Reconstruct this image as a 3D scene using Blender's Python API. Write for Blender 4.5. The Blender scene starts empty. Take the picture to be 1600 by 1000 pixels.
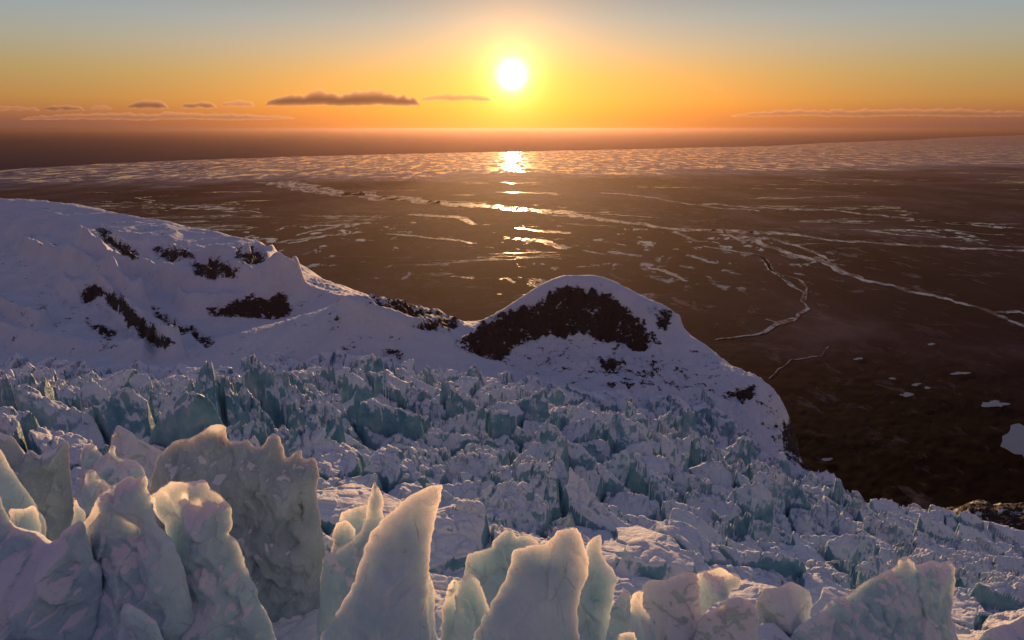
import bpy, math, random
import numpy as np
from mathutils import Vector

random.seed(7)
rng = np.random.default_rng(7)
scene = bpy.context.scene
COL = scene.collection

# ------------------------------------------------------------------ camera
F = 1067.0                      # focal length in photo pixels (24 mm on 36 mm)
PITCH = math.radians(15.7)
CAM_H = 700.0
SUN_EL = math.radians(4.05)
cam_d = bpy.data.cameras.new('camera')
cam_d.lens = 24.0
cam_d.sensor_width = 36.0
cam_d.clip_start = 0.5
cam_d.clip_end = 900000.0
cam = bpy.data.objects.new('camera', cam_d)
COL.objects.link(cam)
cam.location = (0, 0, CAM_H)
cam.rotation_euler = (math.radians(90) - PITCH, 0, 0)
scene.camera = cam

scene.view_settings.view_transform = 'Standard'
scene.view_settings.look = 'None'
scene.view_settings.exposure = 0.0
scene.view_settings.gamma = 1.0
scene.render.engine = 'CYCLES'
scene.cycles.use_denoising = True
scene.cycles.max_bounces = 8
scene.cycles.diffuse_bounces = 4
scene.cycles.glossy_bounces = 3
scene.cycles.transmission_bounces = 3
scene.cycles.volume_bounces = 1
scene.cycles.transparent_max_bounces = 8
scene.cycles.sample_clamp_indirect = 4.0

# ------------------------------------------------------------------ node helpers
class NT:
    def __init__(s, tree):
        s.t = tree; s.n = tree.nodes; s.l = tree.links
    def new(s, typ, **kw):
        n = s.n.new(typ)
        for k, v in kw.items(): setattr(n, k, v)
        return n
    def put(s, node, sock, val):
        i = node.inputs[sock]
        if isinstance(val, bpy.types.NodeSocket): s.l.new(val, i)
        else: i.default_value = val
    def math(s, op, a, b=None, c=None, clamp=False):
        n = s.new('ShaderNodeMath', operation=op, use_clamp=clamp)
        s.put(n, 0, a)
        if b is not None: s.put(n, 1, b)
        if c is not None: s.put(n, 2, c)
        return n.outputs[0]
    def ramp(s, fac, stops, interp='LINEAR'):
        n = s.new('ShaderNodeValToRGB')
        n.color_ramp.interpolation = interp
        el = n.color_ramp.elements
        while len(el) < len(stops): el.new(0.5)
        for e, (p, c) in zip(el, stops):
            e.position = p
            e.color = (c, c, c, 1) if isinstance(c, (int, float)) else (*c, 1)
        s.put(n, 0, fac)
        return n.outputs[0]
    def mix(s, fac, a, b, mode='MIX'):
        n = s.new('ShaderNodeMix', data_type='RGBA', blend_type=mode)
        n.clamp_factor = True
        s.put(n, 0, fac)
        for k, v in ((6, a), (7, b)):
            if isinstance(v, bpy.types.NodeSocket): s.l.new(v, n.inputs[k])
            else: n.inputs[k].default_value = (*v, 1)
        return n.outputs[2]
    def noise(s, vec, scale, detail=4, rough=.55, dist=0.0, typ='FBM'):
        n = s.new('ShaderNodeTexNoise')
        n.noise_type = typ
        s.put(n, 'Vector', vec); s.put(n, 'Scale', scale); s.put(n, 'Detail', detail)
        s.put(n, 'Roughness', rough); s.put(n, 'Distortion', dist)
        return n.outputs[0]
    def mapping(s, vec, scale=(1, 1, 1), rot=(0, 0, 0), loc=(0, 0, 0)):
        n = s.new('ShaderNodeMapping')
        s.put(n, 0, vec); s.put(n, 1, loc); s.put(n, 2, rot); s.put(n, 3, scale)
        return n.outputs[0]
    def mrange(s, v, a, b, c=0.0, d=1.0, smooth=True):
        n = s.new('ShaderNodeMapRange')
        n.interpolation_type = 'SMOOTHSTEP' if smooth else 'LINEAR'
        for i, q in enumerate((v, a, b, c, d)): s.put(n, i, q)
        return n.outputs[0]

# ------------------------------------------------------------------ world
world = bpy.data.worlds.new('World')
scene.world = world
world.use_nodes = True
w = NT(world.node_tree)
w.n.clear()
geo = w.new('ShaderNodeTexCoord')
D = geo.outputs['Generated']
sep = w.new('ShaderNodeSeparateXYZ'); w.l.new(D, sep.inputs[0])
sky = w.new('ShaderNodeTexSky', sky_type='NISHITA')
sky.sun_disc = False
sky.sun_elevation = SUN_EL
sky.sun_rotation = 0.0
sky.altitude = 700
sky.air_density = 1.0; sky.dust_density = 1.0; sky.ozone_density = 2.0
z = sep.outputs['Z']; yy = sep.outputs['Y']; xx = sep.outputs['X']
# elevation in units where 1 = 90 degrees
elev = w.math('DIVIDE', w.math('ARCSINE', z), math.pi / 2)
def el(d): return max(0.0, d / 90.0)
ahead = w.ramp(elev, [
    (0.0,   (.18, .070, .058)),
    (el(.5), (.21, .078, .058)),
    (el(1.2), (.36, .135, .050)),
    (el(2.0), (.43, .21, .060)),
    (el(4), (.41, .29, .118)),
    (el(6), (.355, .34, .27)),
    (el(7.8), (.30, .35, .36)),
    (el(12), (.21, .25, .29)),
    (el(20), (.105, .135, .20)),
    (el(45), (.072, .098, .20)),
    (1.0,   (.075, .092, .19)),
])
behind = w.ramp(elev, [
    (0.0,   (.15, .11, .14)),
    (el(8), (.26, .16, .17)),
    (el(20), (.25, .16, .17)),
    (el(45), (.11, .105, .18)),
    (1.0,   (.075, .092, .19)),
])
fb = w.mrange(yy, -0.55, 0.55)
base = w.mix(fb, behind, ahead)
# sun direction dot product -> aureole and the disc itself
sd = Vector((0, math.cos(SUN_EL), math.sin(SUN_EL)))
dotn = w.new('ShaderNodeVectorMath', operation='DOT_PRODUCT')
w.l.new(D, dotn.inputs[0]); dotn.inputs[1].default_value = sd
ang = w.math('MULTIPLY', w.math('ARCCOSINE', w.math('MINIMUM', dotn.outputs['Value'], 0.9999999)), 180 / math.pi)
# stretched distance: the glow near a low sun spreads along the horizon
az = w.math('MULTIPLY', w.math('ARCTAN2', xx, yy), 180 / math.pi)
eld = w.math('SUBTRACT', w.math('MULTIPLY', elev, 90.0), math.degrees(SUN_EL))
def gauss(v, s):
    q = w.math('DIVIDE', v, s)
    return w.math('EXPONENT', w.math('MULTIPLY', w.math('MULTIPLY', q, q), -1.0))
def expo(v, s): return w.math('EXPONENT', w.math('DIVIDE', w.math('MULTIPLY', v, -1.0), s))
def addc(a, col, f):
    n = w.new('ShaderNodeMix', data_type='RGBA', blend_type='MULTIPLY')
    n.inputs[0].default_value = 1.0
    n.inputs[6].default_value = (*col, 1)
    cmb = w.new('ShaderNodeCombineColor')
    for i in range(3): w.l.new(f, cmb.inputs[i])
    w.l.new(cmb.outputs[0], n.inputs[7])
    m = w.new('ShaderNodeMix', data_type='RGBA', blend_type='ADD')
    m.inputs[0].default_value = 1.0
    w.l.new(a, m.inputs[6]); w.l.new(n.outputs[2], m.inputs[7])
    return m.outputs[2]
glow = base
wide = w.math('MULTIPLY', gauss(az, 20.0), gauss(w.math('ADD', eld, 3.4), 4.0))
glow = addc(glow, (.95, .24, -.17), wide)
glow = addc(glow, (.30, .15, -.10), w.math('MULTIPLY', gauss(az, 24.0), gauss(w.math('SUBTRACT', eld, 1.5), 4.0)))
glow = addc(glow, (.80, .31, -.03), expo(ang, 4.2))
glow = addc(glow, (1.4, .62, .12), expo(ang, 1.9))
glow = addc(glow, (6.0, 4.4, 2.6), expo(ang, 0.62))
glow = addc(glow, (60, 52, 38), gauss(ang, 0.52))
clampn = w.new('ShaderNodeMix', data_type='RGBA', blend_type='LIGHTEN')
clampn.inputs[0].default_value = 1.0
w.l.new(glow, clampn.inputs[6]); clampn.inputs[7].default_value = (.005, .005, .005, 1)
glow = clampn.outputs[2]
nz = w.new('ShaderNodeMix', data_type='RGBA', blend_type='ADD')
nz.inputs[0].default_value = 1.0
nsk = w.new('ShaderNodeMix', data_type='RGBA', blend_type='MULTIPLY')
nsk.inputs[0].default_value = 1.0
w.l.new(sky.outputs[0], nsk.inputs[6]); nsk.inputs[7].default_value = (.005, .005, .006, 1)
w.l.new(glow, nz.inputs[6]); w.l.new(nsk.outputs[2], nz.inputs[7])
bg = w.new('ShaderNodeBackground')
w.l.new(nz.outputs[2], bg.inputs[0]); bg.inputs[1].default_value = 1.0
wo = w.new('ShaderNodeOutputWorld')
w.l.new(bg.outputs[0], wo.inputs[0])
world.cycles.sampling_method = 'MANUAL'
world.cycles.sample_map_resolution = 1024

# ------------------------------------------------------------------ sun
sl = bpy.data.lights.new('sun', 'SUN')
sl.energy = 4.6
sl.angle = math.radians(0.55)
sl.color = (1.0, .56, .24)
so = bpy.data.objects.new('sun', sl)
COL.objects.link(so)
so.rotation_euler = (-(math.pi / 2 - SUN_EL), 0, 0)   # light travels from +Y towards the camera
so.location = (0, 3000, 1500)

# ------------------------------------------------------------------ geometry helpers
CP, SP = math.cos(PITCH), math.sin(PITCH)
def ray(px, py):
    xc = (px - 800.0) / F; yc = -(py - 500.0) / F
    return xc, CP + yc * SP, -SP + yc * CP
def at(px, py, Y):
    x, y, zz = ray(px, py)
    return (x / y * Y, Y, CAM_H + zz / y * Y)
def ground(px, py, h=0.0):
    x, y, zz = ray(px, py)
    t = (h - CAM_H) / zz
    return (x * t, y * t, h)
def project(x, y, zz):
    dz = zz - CAM_H
    f = y * CP - dz * SP
    u = y * SP + dz * CP
    return 800 + F * x / f, 500 - F * u / f

def hash2(ix, iy, seed):
    h = (ix.astype(np.int64) * 374761393 + iy.astype(np.int64) * 668265263 + seed * 1442695041) & 0xFFFFFFFF
    h = ((h ^ (h >> 13)) * 1274126177) & 0xFFFFFFFF
    h = ((h ^ (h >> 16)) * 2246822519) & 0xFFFFFFFF
    return ((h ^ (h >> 15)) & 0xFFFFFF) / float(0xFFFFFF)
def vnoise(x, y, seed=0):
    ix = np.floor(x); iy = np.floor(y)
    fx = x - ix; fy = y - iy
    fx = fx * fx * fx * (fx * (fx * 6 - 15) + 10); fy = fy * fy * fy * (fy * (fy * 6 - 15) + 10)
    a = hash2(ix, iy, seed); b = hash2(ix + 1, iy, seed)
    c = hash2(ix, iy + 1, seed); d = hash2(ix + 1, iy + 1, seed)
    return (a + (b - a) * fx) * (1 - fy) + (c + (d - c) * fx) * fy
def fbm(x, y, octv=4, seed=0, gain=.5):
    s = 0; a = 1.0; t = 0
    ca, sa = math.cos(.6), math.sin(.6)
    for o in range(octv):
        s = s + a * (vnoise(x, y, seed + o * 17) * 2 - 1); t += a
        x, y = (x * ca - y * sa) * 2.03 + 3.1, (x * sa + y * ca) * 2.03 + 1.7
        a *= gain
    return s / t
def worley(x, y, seed=0, jit=.9):
    ix = np.floor(x); iy = np.floor(y)
    f1 = np.full(x.shape, 9.0); f2 = np.full(x.shape, 9.0)
    cx = np.zeros_like(x); cy = np.zeros_like(x); cid = np.zeros_like(x)
    for i in (-1, 0, 1):
        for j in (-1, 0, 1):
            gx = ix + i; gy = iy + j
            px = gx + .5 + jit * (hash2(gx, gy, seed) - .5)
            py = gy + .5 + jit * (hash2(gx, gy, seed + 5) - .5)
            d = np.hypot(px - x, py - y)
            m = d < f1
            f2 = np.where(m, f1, np.minimum(f2, d))
            f1 = np.where(m, d, f1)
            cx = np.where(m, px, cx); cy = np.where(m, py, cy)
            cid = np.where(m, hash2(gx, gy, seed + 9), cid)
    return f1, f2, x - cx, y - cy, cid
def sstep(a, b, v):
    t = np.clip((v - a) / (b - a), 0, 1)
    return t * t * (3 - 2 * t)

def poly_sd(px, py, poly):
    """signed distance (positive inside) of points to a polygon"""
    P = np.asarray(poly, float); Q = np.roll(P, -1, 0)
    best = np.full(px.shape, 1e12); inside = np.zeros(px.shape, bool)
    for (x1, y1), (x2, y2) in zip(P, Q):
        dx, dy = x2 - x1, y2 - y1
        L = dx * dx + dy * dy + 1e-12
        t = np.clip(((px - x1) * dx + (py - y1) * dy) / L, 0, 1)
        best = np.minimum(best, (px - x1 - t * dx) ** 2 + (py - y1 - t * dy) ** 2)
        if y1 != y2:
            c = ((y1 > py) != (y2 > py)) & (px < (x2 - x1) * (py - y1) / (y2 - y1) + x1)
            inside ^= c
    return np.where(inside, 1, -1) * np.sqrt(best)

def mesh_obj(name, verts, faces, mat=None, smooth=True, attrs=None, parent=None):
    me = bpy.data.meshes.new(name)
    verts = np.ascontiguousarray(verts, dtype=np.float32)
    faces = np.ascontiguousarray(faces, dtype=np.int32)
    nf, k = faces.shape
    me.vertices.add(len(verts)); me.vertices.foreach_set('co', verts.ravel())
    me.loops.add(nf * k); me.loops.foreach_set('vertex_index', faces.ravel())
    me.polygons.add(nf)
    me.polygons.foreach_set('loop_start', np.arange(0, nf * k, k, dtype=np.int32))
    me.polygons.foreach_set('loop_total', np.full(nf, k, dtype=np.int32))
    me.polygons.foreach_set('use_smooth', np.full(nf, smooth, dtype=bool))
    for an, av in (attrs or {}).items():
        a = me.attributes.new(an, 'FLOAT', 'POINT')
        a.data.foreach_set('value', np.ascontiguousarray(av, dtype=np.float32).ravel())
    me.update(calc_edges=True)
    if mat: me.materials.append(mat)
    o = bpy.data.objects.new(name, me)
    COL.objects.link(o)
    if parent: o.parent = parent
    return o
def grid_faces(nr, nc, keep=None):
    r, c = np.meshgrid(np.arange(nr - 1), np.arange(nc - 1), indexing='ij')
    a = r * nc + c
    f = np.stack([a, a + 1, a + nc + 1, a + nc], -1).reshape(-1, 4)
    if keep is not None:
        k = keep.ravel()
        f = f[k[f].all(1)]
    return f
def compact(verts, faces, attrs):
    used = np.zeros(len(verts), bool); used[faces.ravel()] = True
    idx = np.cumsum(used) - 1
    return verts[used], idx[faces], {k: v.ravel()[used] for k, v in attrs.items()}

def tag(o, label=None, cat=None, group=None, kind=None):
    if label: o['label'] = label
    if cat: o['category'] = cat
    if group: o['group'] = group
    if kind: o['kind'] = kind
    return o

# ------------------------------------------------------------------ materials
def new_mat(name):
    m = bpy.data.materials.new(name); m.use_nodes = True
    t = NT(m.node_tree); t.n.clear()
    out = t.new('ShaderNodeOutputMaterial')
    b = t.new('ShaderNodeBsdfPrincipled')
    t.l.new(b.outputs[0], out.inputs[0])
    return m, t, b, out
def bump(t, h, dist, strength=1.0, nrm=None):
    n = t.new('ShaderNodeBump')
    t.put(n, 'Height', h); t.put(n, 'Distance', dist); t.put(n, 'Strength', strength)
    if nrm is not None: t.put(n, 'Normal', nrm)
    return n.outputs[0]

SNOW = (.74, .74, .80)
def mat_hill():
    m, t, b, out = new_mat('snow_and_rock')
    g = t.new('ShaderNodeNewGeometry'); pos = g.outputs['Position']
    at_ = t.new('ShaderNodeAttribute', attribute_name='rock')
    r = at_.outputs['Fac']
    n1 = t.noise(pos, .045, 10, .74, .5)
    n2 = t.noise(t.mapping(pos, (1, 1, 3.0), (.15, .1, 0)), .13, 8, .75)
    s = t.math('ADD', r, t.math('MULTIPLY', t.math('SUBTRACT', n1, .5), 3.2))
    s = t.math('ADD', s, t.math('MULTIPLY', t.math('SUBTRACT', n2, .5), 1.9))
    mask = t.mrange(s, .47, .55)
    rc = t.ramp(t.noise(pos, .35, 6, .6), [(.3, (.010, .008, .008)), (.7, (.055, .040, .036))])
    sn = t.ramp(t.noise(pos, .02, 5, .6), [(.3, (.58, .62, .71)), (.7, (.72, .72, .77))])
    t.l.new(t.mix(mask, sn, rc), b.inputs['Base Color'])
    b.inputs['Roughness'].default_value = .75
    b.inputs['Specular IOR Level'].default_value = .25
    h = t.math('ADD', t.math('MULTIPLY', t.noise(pos, .12, 9, .6), 4.0), t.math('MULTIPLY', mask, t.math('MULTIPLY', t.noise(pos, .5, 6, .7), 4.0)))
    t.l.new(bump(t, h, 1.0, .7), b.inputs['Normal'])
    return m

def mat_glacier():
    m, t, b, out = new_mat('glacier_ice_and_snow')
    g = t.new('ShaderNodeNewGeometry'); pos = g.outputs['Position']
    sp = t.new('ShaderNodeSeparateXYZ'); t.l.new(g.outputs['Normal'], sp.inputs[0])
    nz_ = sp.outputs['Z']
    n1 = t.noise(pos, .35, 6, .65)
    n2 = t.noise(pos, .05, 4, .6)
    v = t.math('ADD', nz_, t.math('MULTIPLY', t.math('SUBTRACT', n1, .5), .9))
    v = t.math('ADD', v, t.math('MULTIPLY', t.math('SUBTRACT', n2, .5), .5))
    snow = t.mrange(v, .44, .64)
    ice = t.ramp(t.noise(pos, .12, 5, .6), [(.28, (.07, .24, .36)), (.5, (.18, .38, .49)), (.72, (.42, .54, .60))])
    sn = t.ramp(t.noise(pos, .03, 4, .6), [(.3, (.70, .77, .88)), (.7, (.84, .85, .91))])
    dirt = t.mrange(t.noise(t.mapping(pos, (1, 1, .4)), .22, 7, .7), .60, .74)
    c = t.mix(snow, ice, sn)
    c = t.mix(t.math('MULTIPLY', dirt, .6), c, (.10, .085, .075))
    t.l.new(c, b.inputs['Base Color'])
    t.put(b, 'Roughness', t.math('ADD', t.math('MULTIPLY', snow, .3), .42))
    b.inputs['Specular IOR Level'].default_value = .35
    h = t.math('ADD', t.math('MULTIPLY', t.noise(pos, .8, 7, .65), .9), t.math('MULTIPLY', t.noise(pos, .25, 4, .5), 1.2))
    t.l.new(bump(t, h, 1.0, .8), b.inputs['Normal'])
    return m

def mat_fin(name='serac_ice', ice=((.40, .59, .71), (.60, .76, .84)), snow_amt=.0, dirt_amt=.0, sss=1.0, rad=1.5):
    m, t, b, out = new_mat(name)
    g = t.new('ShaderNodeNewGeometry'); pos = g.outputs['Position']
    oi = t.new('ShaderNodeObjectInfo')
    sp = t.new('ShaderNodeSeparateXYZ'); t.l.new(g.outputs['Normal'], sp.inputs[0])
    n1 = t.noise(pos, .30, 5, .6, .6)
    n2 = t.noise(pos, 1.3, 6, .62)
    icec = t.ramp(t.noise(pos, .22, 4, .5), [(.3, ice[0]), (.7, ice[1])])
    v = t.math('ADD', t.math('MULTIPLY', sp.outputs['Z'], 1.7), t.math('MULTIPLY', t.math('SUBTRACT', n1, .5), 1.9))
    v = t.math('ADD', v, t.math('MULTIPLY', t.math('SUBTRACT', n2, .5), .8))
    snow = t.mrange(v, .72 - snow_amt, .80 - snow_amt)
    dm = t.mrange(t.noise(t.mapping(pos, (1.2, 1.2, .35), (0, .5, 0)), .42, 6, .65), .60, .76)
    c = t.mix(t.math('MULTIPLY', dm, dirt_amt), icec, (.07, .045, .035))
    frost = t.mrange(t.noise(t.mapping(pos, (1, 1, .7)), 2.1, 8, .72), .56, .66)
    c = t.mix(t.math('MULTIPLY', frost, .35), c, (.74, .76, .80))
    wv = t.new('ShaderNodeVectorMath', operation='ADD'); cn = t.new('ShaderNodeTexNoise'); t.put(cn, 'Vector', pos); cn.inputs['Scale'].default_value = .5; cn.inputs['Detail'].default_value = 4
    t.l.new(pos, wv.inputs[0]); t.l.new(cn.outputs['Color'], wv.inputs[1])
    ve = t.new('ShaderNodeTexVoronoi', feature='DISTANCE_TO_EDGE'); t.put(ve, 'Vector', t.mapping(wv.outputs[0], (1, 1, .45))); t.put(ve, 'Scale', .42)
    crk = t.math('MULTIPLY', t.mrange(ve.outputs['Distance'], .004, .022, 1, 0), t.mrange(t.noise(pos, .35, 3, .5), .50, .60))
    c = t.mix(t.math('MULTIPLY', crk, .3), c, (.13, .20, .25))
    c = t.mix(snow, c, (.70, .72, .82))
    t.l.new(c, b.inputs['Base Color'])
    t.put(b, 'Subsurface Weight', t.math('MULTIPLY', t.math('SUBTRACT', 1.0, t.math('MULTIPLY', snow, .8)), sss))
    b.inputs['Subsurface Radius'].default_value = (1.0, .72, .50)
    b.inputs['Subsurface Scale'].default_value = rad
    t.put(b, 'Roughness', t.math('ADD', t.math('MULTIPLY', snow, .35), .38))
    b.inputs['Specular IOR Level'].default_value = .4
    vor = t.new('ShaderNodeTexVoronoi', feature='SMOOTH_F1'); t.put(vor, 'Vector', t.mapping(pos, (1, 1, .6))); t.put(vor, 'Scale', 1.1); t.put(vor, 'Detail', 2.0)
    h = t.math('ADD', t.math('MULTIPLY', t.noise(pos, 2.6, 8, .68), .24), t.math('MULTIPLY', snow, .45))
    h = t.math('ADD', h, t.math('MULTIPLY', vor.outputs['Distance'], .30))
    h = t.math('SUBTRACT', h, t.math('MULTIPLY', crk, .06))
    h = t.math('ADD', h, t.math('MULTIPLY', t.noise(pos, 14.0, 3, .5), .015))
    t.l.new(bump(t, h, 1.0, .7), b.inputs['Normal'])
    return m

def mat_plain():
    m, t, b, out = new_mat('outwash_gravel_and_frozen_pools')
    g = t.new('ShaderNodeNewGeometry'); pos = g.outputs['Position']
    sp = t.new('ShaderNodeSeparateXYZ'); t.l.new(pos, sp.inputs[0])
    Y = sp.outputs['Y']; X = sp.outputs['X']
    km = t.mapping(pos, (.001, .001, .001))
    # bare ground
    gnd = t.ramp(t.noise(t.mapping(pos, (.0016, .0007, .001), (0, 0, .25)), 1.0, 9, .62), [(.3, (.012, .0055, .0065)), (.5, (.030, .0145, .021)), (.72, (.070, .042, .054))])
    gnd = t.mix(t.mrange(t.math('ADD', Y, t.math('MULTIPLY', t.noise(t.mapping(km, (2, 2, 1)), 1.0, 6, .6), 900)), 1700, 2900), (.0035, .0022, .0024), gnd)
    # thin snow dusting and frost: increases towards the coast
    n = t.noise(t.mapping(km, (.7, .45, 1), (0, 0, -.35)), 1.0, 10, .66, .4)
    far = t.mrange(Y, 3500, 17000)
    dust = t.mrange(t.math('ADD', n, t.math('MULTIPLY', far, .22)), .50, .68)
    # pools: elongated across the view
    n2 = t.noise(t.mapping(km, (7.5, 4.5, 1), (0, 0, .5)), 1.0, 9, .66, .5)
    n3 = t.noise(t.mapping(km, (.33, .22, 1), (0, 0, .2)), 1.0, 3, .5)
    near = t.mrange(Y, 1700, 3200)
    pool = t.mrange(t.math('ADD', n2, t.math('MULTIPLY', t.math('SUBTRACT', n3, .5), .55)), .575, .62)
    pool = t.math('MULTIPLY', pool, near)
    dx_ = t.math('DIVIDE', t.math('SUBTRACT', X, -250.0), 2300.0); dy_ = t.math('DIVIDE', t.math('SUBTRACT', Y, 4000.0), 1500.0)
    zone = t.math('EXPONENT', t.math('MULTIPLY', t.math('ADD', t.math('MULTIPLY', dx_, dx_), t.math('MULTIPLY', dy_, dy_)), -1.0))
    pool = t.math('MULTIPLY', pool, t.math('ADD', t.math('MULTIPLY', zone, .9), .22))
    n4 = t.noise(t.mapping(km, (.35, .9, 1), (0, 0, .30)), 1.0, 7, .62, .6)
    line = t.mrange(t.math('ABSOLUTE', t.math('SUBTRACT', n4, .5)), .0015, .013, 1, 0)
    n5 = t.noise(t.mapping(km, (.5, .5, 1)), 1.0, 4, .6)
    line = t.math('MULTIPLY', line, t.math('MULTIPLY', t.mrange(n5, .43, .57), t.mrange(Y, 1800, 3000)))
    pool = t.math('MAXIMUM', pool, t.math('MULTIPLY', line, .75))
    moss = t.mrange(t.noise(t.mapping(km, (12, 7, 1), (0, 0, -.6)), 1.0, 10, .76, .3), .54, .68)
    moss = t.math('MULTIPLY', moss, t.mrange(Y, 3200, 1800))
    # the wet frozen tidal flats behind the coast
    coastn = t.math('ADD', t.math('SUBTRACT', Y, t.math('MULTIPLY', X, .28)), t.math('MULTIPLY', t.math('SUBTRACT', t.noise(km, .5, 6, .6), .5), 7000))
    flat = t.mrange(coastn, 9200, 11500)
    flatn = t.mrange(t.noise(t.mapping(km, (4.5, 1.6, 1), (0, 0, .1)), 1.0, 10, .78, .3), .38, .62)
    flat = t.math('MULTIPLY', flat, t.math('ADD', t.math('MULTIPLY', flatn, .8), .2))
    c = t.mix(t.math('MULTIPLY', dust, .55), gnd, (.20, .135, .145))
    c = t.mix(t.math('MULTIPLY', moss, .6), c, (.14, .105, .12))
    c = t.mix(flat, c, (.60, .50, .50))
    c = t.mix(pool, c, t.ramp(n2, [(.5, (.10, .07, .075)), (.72, (.30, .25, .28))]))
    t.l.new(c, b.inputs['Base Color'])
    wet = t.mrange(t.math('MAXIMUM', pool, t.math('MULTIPLY', flat, .80)), .55, .66)
    t.put(b, 'Roughness', t.math('SUBTRACT', .9, t.math('MULTIPLY', wet, .83)))
    t.put(b, 'Specular IOR Level', t.math('ADD', .02, t.math('MULTIPLY', wet, .13)))
    h = t.noise(t.mapping(pos, (.03, .03, .03)), 1.0, 9, .65)
    bb = t.new('ShaderNodeBump'); t.put(bb, 'Height', h); bb.inputs['Distance'].default_value = 2.0
    t.put(bb, 'Strength', t.math('SUBTRACT', .35, t.math('MULTIPLY', wet, .34)))
    t.l.new(bb.outputs[0], b.inputs['Normal'])
    return m

def mat_river():
    m, t, b, out = new_mat('frozen_braided_river')
    g = t.new('ShaderNodeNewGeometry'); pos = g.outputs['Position']
    n = t.noise(t.mapping(pos, (.016, .006, .01), (0, 0, .25)), 1.0, 9, .72, .3)
    c = t.ramp(n, [(.46, (.030, .015, .017)), (.50, (.20, .15, .165)), (.66, (.42, .35, .38))])
    t.l.new(c, b.inputs['Base Color'])
    t.put(b, 'Roughness', t.mrange(n, .46, .54, .8, .22))
    return m

def mat_sea():
    m, t, b, out = new_mat('sea_water')
    g = t.new('ShaderNodeNewGeometry'); pos = g.outputs['Position']
    b.inputs['Base Color'].default_value = (.07, .062, .085, 1)
    b.inputs['Roughness'].default_value = .5
    b.inputs['Specular IOR Level'].default_value = 0.0
    b.inputs['IOR'].default_value = 1.33
    h = t.noise(t.mapping(pos, (.003, .006, .003)), 1.0, 6, .6)
    t.l.new(bump(t, h, 8.0, .35), b.inputs['Normal'])
    return m

def mat_lake():
    m, t, b, out = new_mat('frozen_lake')
    b.inputs['Base Color'].default_value = (.16, .17, .23, 1)
    b.inputs['Roughness'].default_value = .3
    return m
M_LAKE = mat_lake()
M_HILL, M_GLAC, M_PLAIN, M_RIVER, M_SEA = mat_hill(), mat_glacier(), mat_plain(), mat_river(), mat_sea()

# ------------------------------------------------------------------ the land: control points (photo column, row, metres ahead)
SKY_L = [(-260, 290, 2500), (-120, 305, 2300), (0, 317, 2100), (60, 320, 2030), (120, 326, 1950), (200, 341, 1850), (270, 353, 1750), (350, 372, 1620), (410, 389, 1500),
         (480, 431, 1380), (560, 463, 1250), (640, 486, 1150), (700, 497, 1080), (722, 509, 1040)]
KNOB = [(752, 503, 900), (800, 478, 885), (850, 453, 880), (885, 443, 880), (935, 442, 880), (980, 462, 870), (1018, 476, 862), (1046, 490, 852), (1060, 512, 840), (1100, 540, 815), (1150, 580, 790),
        (1200, 618, 770), (1232, 652, 740), (1246, 700, 700), (1290, 755, 620), (1340, 790, 560)]
EDGE_R = [(1400, 800, 560), (1470, 806, 590), (1540, 818, 620), (1600, 828, 640), (1720, 850, 680)]
NEARSIDE = [
    (0, 360, 1720), (0, 420, 1390), (0, 480, 1130), (0, 530, 970), (-200, 400, 1600), (-200, 500, 1120),
    (150, 362, 1660), (150, 400, 1380), (160, 442, 1210), (185, 470, 1130), (200, 505, 1030), (250, 540, 945),
    (300, 392, 1430), (330, 425, 1280), (300, 440, 1220), (300, 480, 1090), (320, 530, 965),
    (450, 445, 1150), (455, 490, 1060), (400, 500, 1040), (370, 522, 970), (480, 505, 985), (600, 500, 985),
    (260, 548, 880), (350, 529, 860), (440, 509, 830), (520, 487, 800), (565, 477, 785), (605, 484, 785), (680, 513, 800), (730, 525, 825),
    (300, 572, 770), (450, 558, 740), (565, 550, 730), (650, 575, 700), (565, 512, 762), (400, 545, 790),
    (760, 550, 800), (850, 522, 838), (900, 524, 832), (1000, 536, 812), (1050, 562, 782), (900, 480, 866), (980, 500, 846), (800, 515, 850),
    (700, 562, 740), (800, 588, 722), (900, 598, 705), (1000, 608, 690), (1100, 640, 665), (1180, 690, 630), (1225, 740, 600),
]
GLAC = [
    (-250, 580, 830), (0, 572, 810), (150, 572, 790), (-200, 640, 500), (0, 640, 480), (300, 630, 480), (600, 625, 480), (750, 660, 450), (900, 680, 430), (1050, 720, 400), (1200, 790, 390),
    (1350, 840, 400), (1500, 860, 430), (1650, 880, 450), (-150, 720, 250), (200, 715, 245), (450, 712, 240), (700, 760, 235), (950, 815, 235), (1200, 880, 230), (1400, 915, 260), (1600, 930, 300),
    (-100, 850, 110), (200, 850, 105), (500, 860, 105), (800, 880, 110), (1100, 930, 115), (1350, 990, 125), (1600, 1010, 140)]
pts = [at(*p) for p in SKY_L + KNOB + EDGE_R + NEARSIDE + GLAC]
for p in SKY_L:
    x, y, zz = at(*p)
    pts += [(x * 1.15, y * 1.15, zz - 110), (x * 1.35 + 60, y * 1.35, zz - 330), (x * 1.8 + 100, y * 1.8, -150)]
for p in KNOB + EDGE_R:
    x, y, zz = at(*p)
    pts += [(x * 1.10, y * 1.10, zz - 75), (x * 1.3, y * 1.3, max(zz - 260, -60)), (x * 1.75, y * 1.75, -160)]
for (x, y, dz) in [(-60, 45, -50), (0, 45, -52), (60, 45, -58), (-30, 15, -34), (30, 15, -36), (-90, 75, -62), (110, 80, -76), (0, -40, -20), (0, 75, -66)]:
    pts.append((x, y, CAM_H + dz))
P = np.array(pts)
SC = 500.0
def tps_k(r2): return r2 * np.log(r2 + 1e-12) * .5
n = len(P)
Q = P[:, :2] / SC
K = tps_k(((Q[:, None] - Q[None]) ** 2).sum(-1)) + np.eye(n) * 2e-4
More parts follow.
